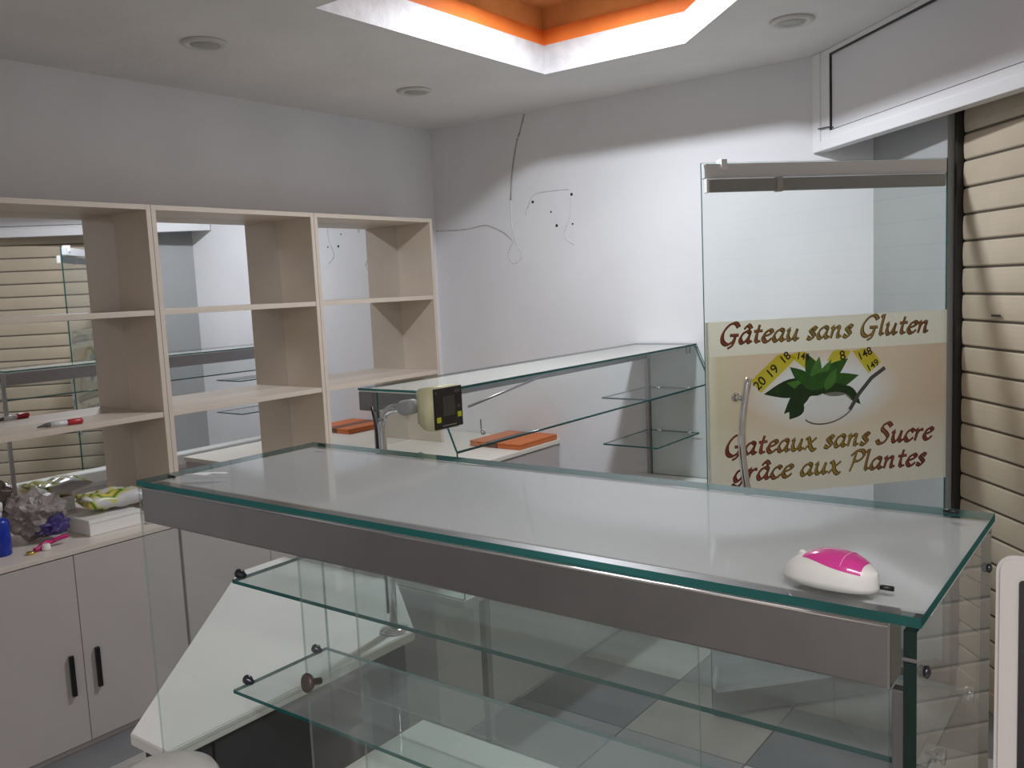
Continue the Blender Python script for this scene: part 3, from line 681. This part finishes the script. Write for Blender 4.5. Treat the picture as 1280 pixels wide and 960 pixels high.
for i in range(NU):
    for j in range(NV): bm.faces.new((rows[i][j], rows[i+1][j], rows[i+1][j+1], rows[i][j+1]))
for i in range(NU): bm.faces.new((rows[i][0], rows[i][NV], rows[i+1][NV], rows[i+1][0]))
bmesh.ops.remove_doubles(bm, verts=bm.verts, dist=1e-5)
link('body', tomesh(bm, 'mouse_body', True), WHITEP, mr, (0, 0, .001))
PINK = mat('glossy_pink_plastic', rgb(214, 62, 150), .18, coat=.5)
bm = bmesh.new(); rows = []; NU, NV = 20, 14
for i in range(NU+1):
    f = i/NU; u = -.44 + f*1.22
    half = math.radians(30 + 24*math.sin(math.pi*min(1, f*.62)))
    row = []
    for j in range(NV+1):
        v = math.pi/2 - half + 2*half*j/NV
        p = mouse_pt(u, v); n_ = Vector((p.x*.15, p.y*.9, p.z)).normalized()
        edge_ = min(1, 4*min(f, 1-f, j/NV, 1-j/NV))
        row.append(bm.verts.new(p + n_*(.0002+.0014*edge_)))
    rows.append(row)
for i in range(NU):
    for j in range(NV): bm.faces.new((rows[i][j], rows[i+1][j], rows[i+1][j+1], rows[i][j+1]))
link('pink_cover', tomesh(bm, 'pink_cover', True), PINK, mr, (0, 0, .001))
tube('cover_groove', [mouse_pt(.42, math.radians(a_))+Vector((0, 0, .0032)) for a_ in range(42, 140, 8)], .0006, mat('pale_pink_line', rgb(232, 150, 200), .3), mr, 6)
lathe('scroll_wheel', [(0, -.003), (.004, -.003), (.005, -.002), (.005, .002), (.004, .003), (0, .003)], WHITEP, mr, (-.034, 0, .026), 18, rot=(math.pi/2, 0, 0))

# ================================================================== SCALE DISPLAY ON POLE
sd = root('scale_display', 'cream and black price display on a bent chrome pole behind the counter', 'display', (-1.715, 1.668, .8105))
o = Vector((-1.715, 1.668, .8105))
lathe('pole_flange', [(0, 0), (.04, 0), (.04, .006), (.018, .012), (0, .012)], CHROME, sd)
pp = [(0, 0, .01), (0, 0, .3), (0, 0, .575)] + [(.055*(1-math.cos(a_)), .004*(1-math.cos(a_)), .575+.055*math.sin(a_)) for a_ in [math.pi/2*k/8 for k in range(1, 9)]] + [(.085, .006, .632)]
tube('pole', pp, .0115, CHROME, sd, 18)
tube('cable', [(-.014, -.006, .05), (-.015, -.008, .40), (-.014, -.006, .56), (-.022, -.004, .595), (-.032, -.002, .63)], .0035, BLACK, sd, 8)
tube('collar', [(.072, .005, .629), (.078, .005, .631), (.112, .007, .637), (.125, .008, .638)], [.017, .020, .020, .018], mat('grey_plastic_collar', (.36, .36, .37), .45), sd, 20)
CR = mat('cream_plastic', rgb(226, 222, 180), .4)
hx0, hx1, hy0, hy1, hz0, hz1 = .118, .213, -.018, .094, .578, .690
# tapered head
bm = bmesh.new()
back = [(hx0+.02, hy0+.012, hz0+.014), (hx0+.02, hy1-.012, hz0+.014), (hx0+.02, hy1-.012, hz1-.006), (hx0+.02, hy0+.012, hz1-.006)]
mid = [(hx0+.052, hy0, hz0), (hx0+.052, hy1, hz0), (hx0+.052, hy1, hz1), (hx0+.052, hy0, hz1)]
fr_ = [(hx1-.004, hy0, hz0), (hx1-.004, hy1, hz0), (hx1-.004, hy1, hz1), (hx1-.004, hy0, hz1)]
V_ = [[bm.verts.new(p) for p in q] for q in (back, mid, fr_)]
bm.faces.new(V_[0]); bm.faces.new(V_[2][::-1])
for a_, b_ in zip(V_, V_[1:]):
    for i in range(4): j = (i+1) % 4; bm.faces.new((a_[i], a_[j], b_[j], b_[i]))
bmesh.ops.recalc_face_normals(bm, faces=bm.faces)
bmesh.ops.bevel(bm, geom=bm.edges[:], offset=.006, segments=3, affect='EDGES')
link('head', tomesh(bm, 'head', True), CR, sd)
lb = (0, 0, 0)
fp = box('face_plate', (hx1-.005, hx1+.001, hy0+.002, hy1-.002, hz0+.004, hz1-.002), mat('black_face_plate', (.018, .017, .022), .25), sd, .003, lb)
def onface(name, y0, y1, z0, z1, m, t=.0015, bev=.0005): return box(name, (hx1+.001, hx1+.001+t, hy0+y0, hy0+y1, hz0+z0, hz0+z1), m, sd, bev, lb)
onface('screen', .032, .078, .036, .088, mat('dark_lcd', (.06, .062, .058), .2), .0012)
YEL = mat('yellow_green_button', rgb(210, 215, 40), .4)
onface('button', .006, .021, .022, .036, YEL, .003, .001); onface('button', .088, .102, .028, .042, YEL, .003, .001)
onface('button', .089, .097, .054, .060, mat('grey_mark', (.12, .12, .12), .4), .002)
onface('face_line', .028, .082, .010, .013, mat('grey_print', (.25, .25, .26), .4), .0008, 0)
bm = bmesh.new(); 
pts = [(hx1+.0018, hy0+.090+.010*math.cos(t), hz0+.098+.004*math.sin(t)) for t in [2*math.pi*k/24 for k in range(25)]]
tube('face_badge', pts, .0006, MATS['grey_print'], sd, 6)
onface('badge_dash', .083, .097, .0972, .0985, MATS['grey_print'], .0008, 0); bm.free()
onface('face_mark', .004, .009, .096, .102, MATS['grey_mark'], .0008, 0)

# ================================================================== SMALL THINGS ON SHELF AND CABINET
# red pen-like tool on the shelf
pn = root('marker_pen', 'red and silver marker pen lying on the middle shelf of the left unit', 'pen', (-3.665, 1.735, 1.2625), math.radians(78))
bm = bmesh.new(); bm_tube(bm, [(-.035, 0, .012), (.03, 0, .012)], .0105, 14); link('barrel', tomesh(bm, 'barrel', True), mat('silver_grey_plastic', (.70, .70, .72), .25), pn)
bm = bmesh.new(); bm_tube(bm, [(.0305, 0, .012), (.036, 0, .012), (.085, 0, .012), (.090, 0, .012)], [.0115, .0125, .0125, .008], 14); link('cap', tomesh(bm, 'cap', True), mat('red_plastic', rgb(178, 40, 52), .3), pn)
bm = bmesh.new(); bm_tube(bm, [(-.035, 0, .012), (-.05, 0, .011), (-.068, 0, .009), (-.085, 0, .006)], [.010, .009, .005, .002], 12); link('tip', tomesh(bm, 'tip', True), mat('grey_rubber', (.10, .10, .10), .5), pn)
# blue bottle box
bl = root('blue_bottle', 'blue bottle with clear cap at the left edge on the base cabinet', 'bottle', (-3.585, 1.428, .8115))
lathe('body', [(0, 0), (.034, 0), (.037, .004), (.037, .125), (.033, .137), (.018, .146), (0, .146)], mat('blue_plastic', rgb(22, 50, 160), .3), bl, seg=24)
lathe('neck', [(0, .146), (.016, .146), (.016, .172), (0, .172)], mat('grey_clear_plastic', (.55, .56, .58), .15), bl, seg=20)
lathe('cap', [(0, .172), (.020, .172), (.021, .20), (.018, .206), (0, .207)], WHITEP, bl, seg=20)
# white box
o = (-3.60, 1.85, .8115)
wx = root('white_box', 'low white cardboard box near the front edge of the base cabinet', 'box', o)
box('body', (-3.70, -3.517, 1.742, 1.965, .812, .862), WHITE, wx, .002, o)
box('lid', (-3.703, -3.515, 1.740, 1.967, .8625, .878), WHITE, wx, .002, o)
# packet on it
def pillow(L, Wd, T, seed, amp, N=18):
    bm = bmesh.new(); g = {}
    for s in (1, -1):
        for i in range(N+1):
            for j in range(N+1):
                u, v = -1+2*i/N, -1+2*j/N
                if s == -1 and (i in (0, N) or j in (0, N)): g[(s, i, j)] = g[(1, i, j)]; continue
                h = T*((1-u**4)*(1-v**4))**.6
                n_ = noise.noise(Vector((u*2.1+seed, v*2.1, s*3)))*amp*(1-u*u)*(1-v*v)
                g[(s, i, j)] = bm.verts.new((u*L, v*Wd*(1-.06*math.sin(3*u+seed)), T*.55 + s*h*.5 + n_ + (0)))
    for s in (1, -1):
        for i in range(N):
            for j in range(N):
                q = [g[(s, i, j)], g[(s, i+1, j)], g[(s, i+1, j+1)], g[(s, i, j+1)]]
                try: bm.faces.new(q if s == 1 else q[::-1])
                except ValueError: pass
    zmin = min(v.co.z for v in bm.verts)
    for v in bm.verts: v.co.z -= zmin
    return tomesh(bm, 'pillow', True)
pk = root('snack_packet', 'crumpled white, yellow and green packet lying on the white box', 'packet', (-3.64, 1.915, .8785), math.radians(82))
pf = bpy.data.materials.new('printed_film'); pf.use_nodes = True; nt = pf.node_tree; b = nt.nodes['Principled BSDF']; b.inputs['Roughness'].default_value = .3
tc = nt.nodes.new('ShaderNodeTexCoord'); ns = nt.nodes.new('ShaderNodeTexNoise'); ns.inputs['Scale'].default_value = 9; ns.inputs['Detail'].default_value = 1
nt.links.new(tc.outputs['Object'], ns.inputs['Vector'])
cr_ = ramp(ns.outputs['Fac'], [(0, rgb(226, 150, 40)), (.36, rgb(216, 200, 90)), (.42, rgb(70, 120, 40)), (.47, rgb(205, 200, 110)), (.52, (.62, .61, .60)), (.70, (.55, .54, .55))])
cr_.color_ramp.interpolation = 'EASE'
nt.links.new(cr_.outputs[0], b.inputs['Base Color'])
link('packet_body', pillow(.13, .085, .07, 2.0, .035), pf, pk)
link('packet_flap', pillow(.05, .07, .03, 5.0, .02), pf, pk, (-.105, .0, .035), rot=(0, math.radians(25), 0))
# crumpled bag
def crumple(R, sx_, sy_, sz_, seed, amp, sub=4):
    bm = bmesh.new(); bmesh.ops.create_icosphere(bm, subdivisions=sub, radius=R)
    for v in bm.verts:
        n_ = v.co.normalized()
        d = noise.noise(n_*2.2+Vector((seed, 0, 0)))*amp + abs(noise.noise(n_*5+Vector((0, seed, 0))))*amp*.8
        v.co = Vector((n_.x*(R+d)*sx_, n_.y*(R+d)*sy_, n_.z*(R+d)*sz_))
    zmin = min(v.co.z for v in bm.verts)
    for v in bm.verts: v.co.z = max(v.co.z - zmin - .012, 0)
    return tomesh(bm, 'crumple')
cb = root('plastic_bag', 'crumpled dark translucent plastic bag with purple print beside the white box', 'bag', (-3.665, 1.60, .8115))
link('bag_body', crumple(.074, .85, 1.25, 1.05, 3.1, .045), mat('grey_brown_film', (.34, .29, .28), .22, var=.6, vscale=14), cb)
link('bag_fold', crumple(.04, .8, 1.2, .9, 7.7, .03, 3), mat('purple_film', rgb(70, 60, 120), .25, var=.4, vscale=20), cb, (.06, .04, .025))
link('bag_knot', crumple(.035, 1, 1.1, 1.2, 9.2, .03, 3), mat('pale_film', (.52, .50, .50), .2, var=.3, vscale=20), cb, (.0, .01, .105))
rb_ = tube('ribbon', catmull([(-3.50, 1.512, .821), (-3.505, 1.53, .822), (-3.515, 1.56, .835), (-3.525, 1.585, .830), (-3.52, 1.615, .838), (-3.515, 1.65, .842)], 6), .009, mat('magenta_ribbon', rgb(190, 30, 110), .4, var=.2, vscale=30), None, 8)
tag(rb_, 'bright magenta twisted ribbon lying in front of the plastic bag', 'ribbon')
tag(lathe('bottle_cap', [(0, 0), (.016, 0), (.017, .004), (.015, .020), (.012, .024), (0, .025)], WHITEP, None, (-3.495, 1.555, .842-.03), 18), 'small round white cap beside the magenta ribbon', 'cap')
tag(lathe('gold_coin_cap', [(0, 0), (.014, 0), (.016, .003), (.014, .010), (0, .012)], mat('gold_foil', (.60, .45, .12), .3, .8), None, (-3.49, 1.492, .8115), 18), 'small gold foil cap next to the blue bottle', 'cap')
tag(lathe('white_pot', [(0, 0), (.020, 0), (.022, .005), (.021, .016), (.017, .020), (0, .021)], WHITEP, None, (-3.49, 1.995, .8115), 20), 'small round white pot on the cabinet at the end of the white box', 'pot')

# ================================================================== WHITE TUB (bottom left) AND SCREEN (bottom right)
tbk = root('plastic_tub', 'white plastic tub with rounded lid at the bottom edge under the glass case corner', 'tub', (-1.37, .76, 0))
lathe('tub', [(0, 0), (.075, 0), (.08, .01), (.086, .90), (0, .90)], WHITEP, tbk, seg=40)
lathe('lid', [(0, .901), (.092, .901), (.095, .905), (.095, .925), (.088, .938), (.06, .948), (0, .952)], WHITEP, tbk, seg=40)

# cash desk (below the frame) carrying the screen
o = (.18, .78, 0)
dk = root('cash_desk', 'cream cash desk beside the foreground glass case', 'desk', o)
box('desk_top', (-.165, .55, .52, 1.05, .965, .99), CREAM, dk, .003, o)
box('side_panel', (-.15, -.13, .54, 1.03, 0, .9645), CREAM, dk, .002, o)
box('side_panel', (.51, .53, .54, 1.03, 0, .9645), CREAM, dk, .002, o)
box('modesty_panel', (-.129, .509, 1.0, 1.02, .3, .9645), CREAM, dk, .002, o)
ms = root('touch_screen', 'white-framed dark screen standing at the right edge of the photo', 'monitor', (.088, .818, .9905), math.radians(8))
lathe('stand_base', [(0, 0), (.09, 0), (.09, .01), (.03, .02), (0, .02)], WHITEP, ms, seg=28)
tube('stand_neck', [(0, .03, .015), (0, .03, .30)], .02, WHITEP, ms, 16)
def rrect(w, h, r, n_=6):
    pts = []
    for cx_, cz_, a0 in ((w/2-r, h/2-r, 0), (-w/2+r, h/2-r, 90), (-w/2+r, -h/2+r, 180), (w/2-r, -h/2+r, 270)):
        for k in range(n_+1):
            t = math.radians(a0 + 90*k/n_); pts.append((cx_+r*math.cos(t), cz_+r*math.sin(t)))
    return pts
def rplate(name, w, h, r, y0, y1, m, parent, loc, rot, bev=.003):
    bm = bmesh.new(); P = rrect(w, h, r)
    a_ = [bm.verts.new((x, y0, z)) for x, z in P]; b_ = [bm.verts.new((x, y1, z)) for x, z in P]
    f1 = bm.faces.new(a_); f2 = bm.faces.new(b_[::-1])
    for i in range(len(P)): j = (i+1) % len(P); bm.faces.new((a_[i], b_[i], b_[j], a_[j]))
    bmesh.ops.recalc_face_normals(bm, faces=bm.faces)
    if bev: bmesh.ops.bevel(bm, geom=list(f1.edges)+list(f2.edges), offset=bev, segments=2, affect='EDGES')
    return link(name, tomesh(bm, name), m, parent, loc, rot=rot)
SLOC, SROT = (0, 0, .368), (math.radians(-14), 0, 0)
shell = rplate('shell', .40, .30, .014, 0, .022, mat('grey_white_bezel', (.46, .43, .41), .35), ms, SLOC, SROT)
rplate('screen', .40-.034, .30-.040, .003, -.0015, .004, mat('dark_screen', (.012, .010, .014), .12), ms, SLOC, SROT, 0)
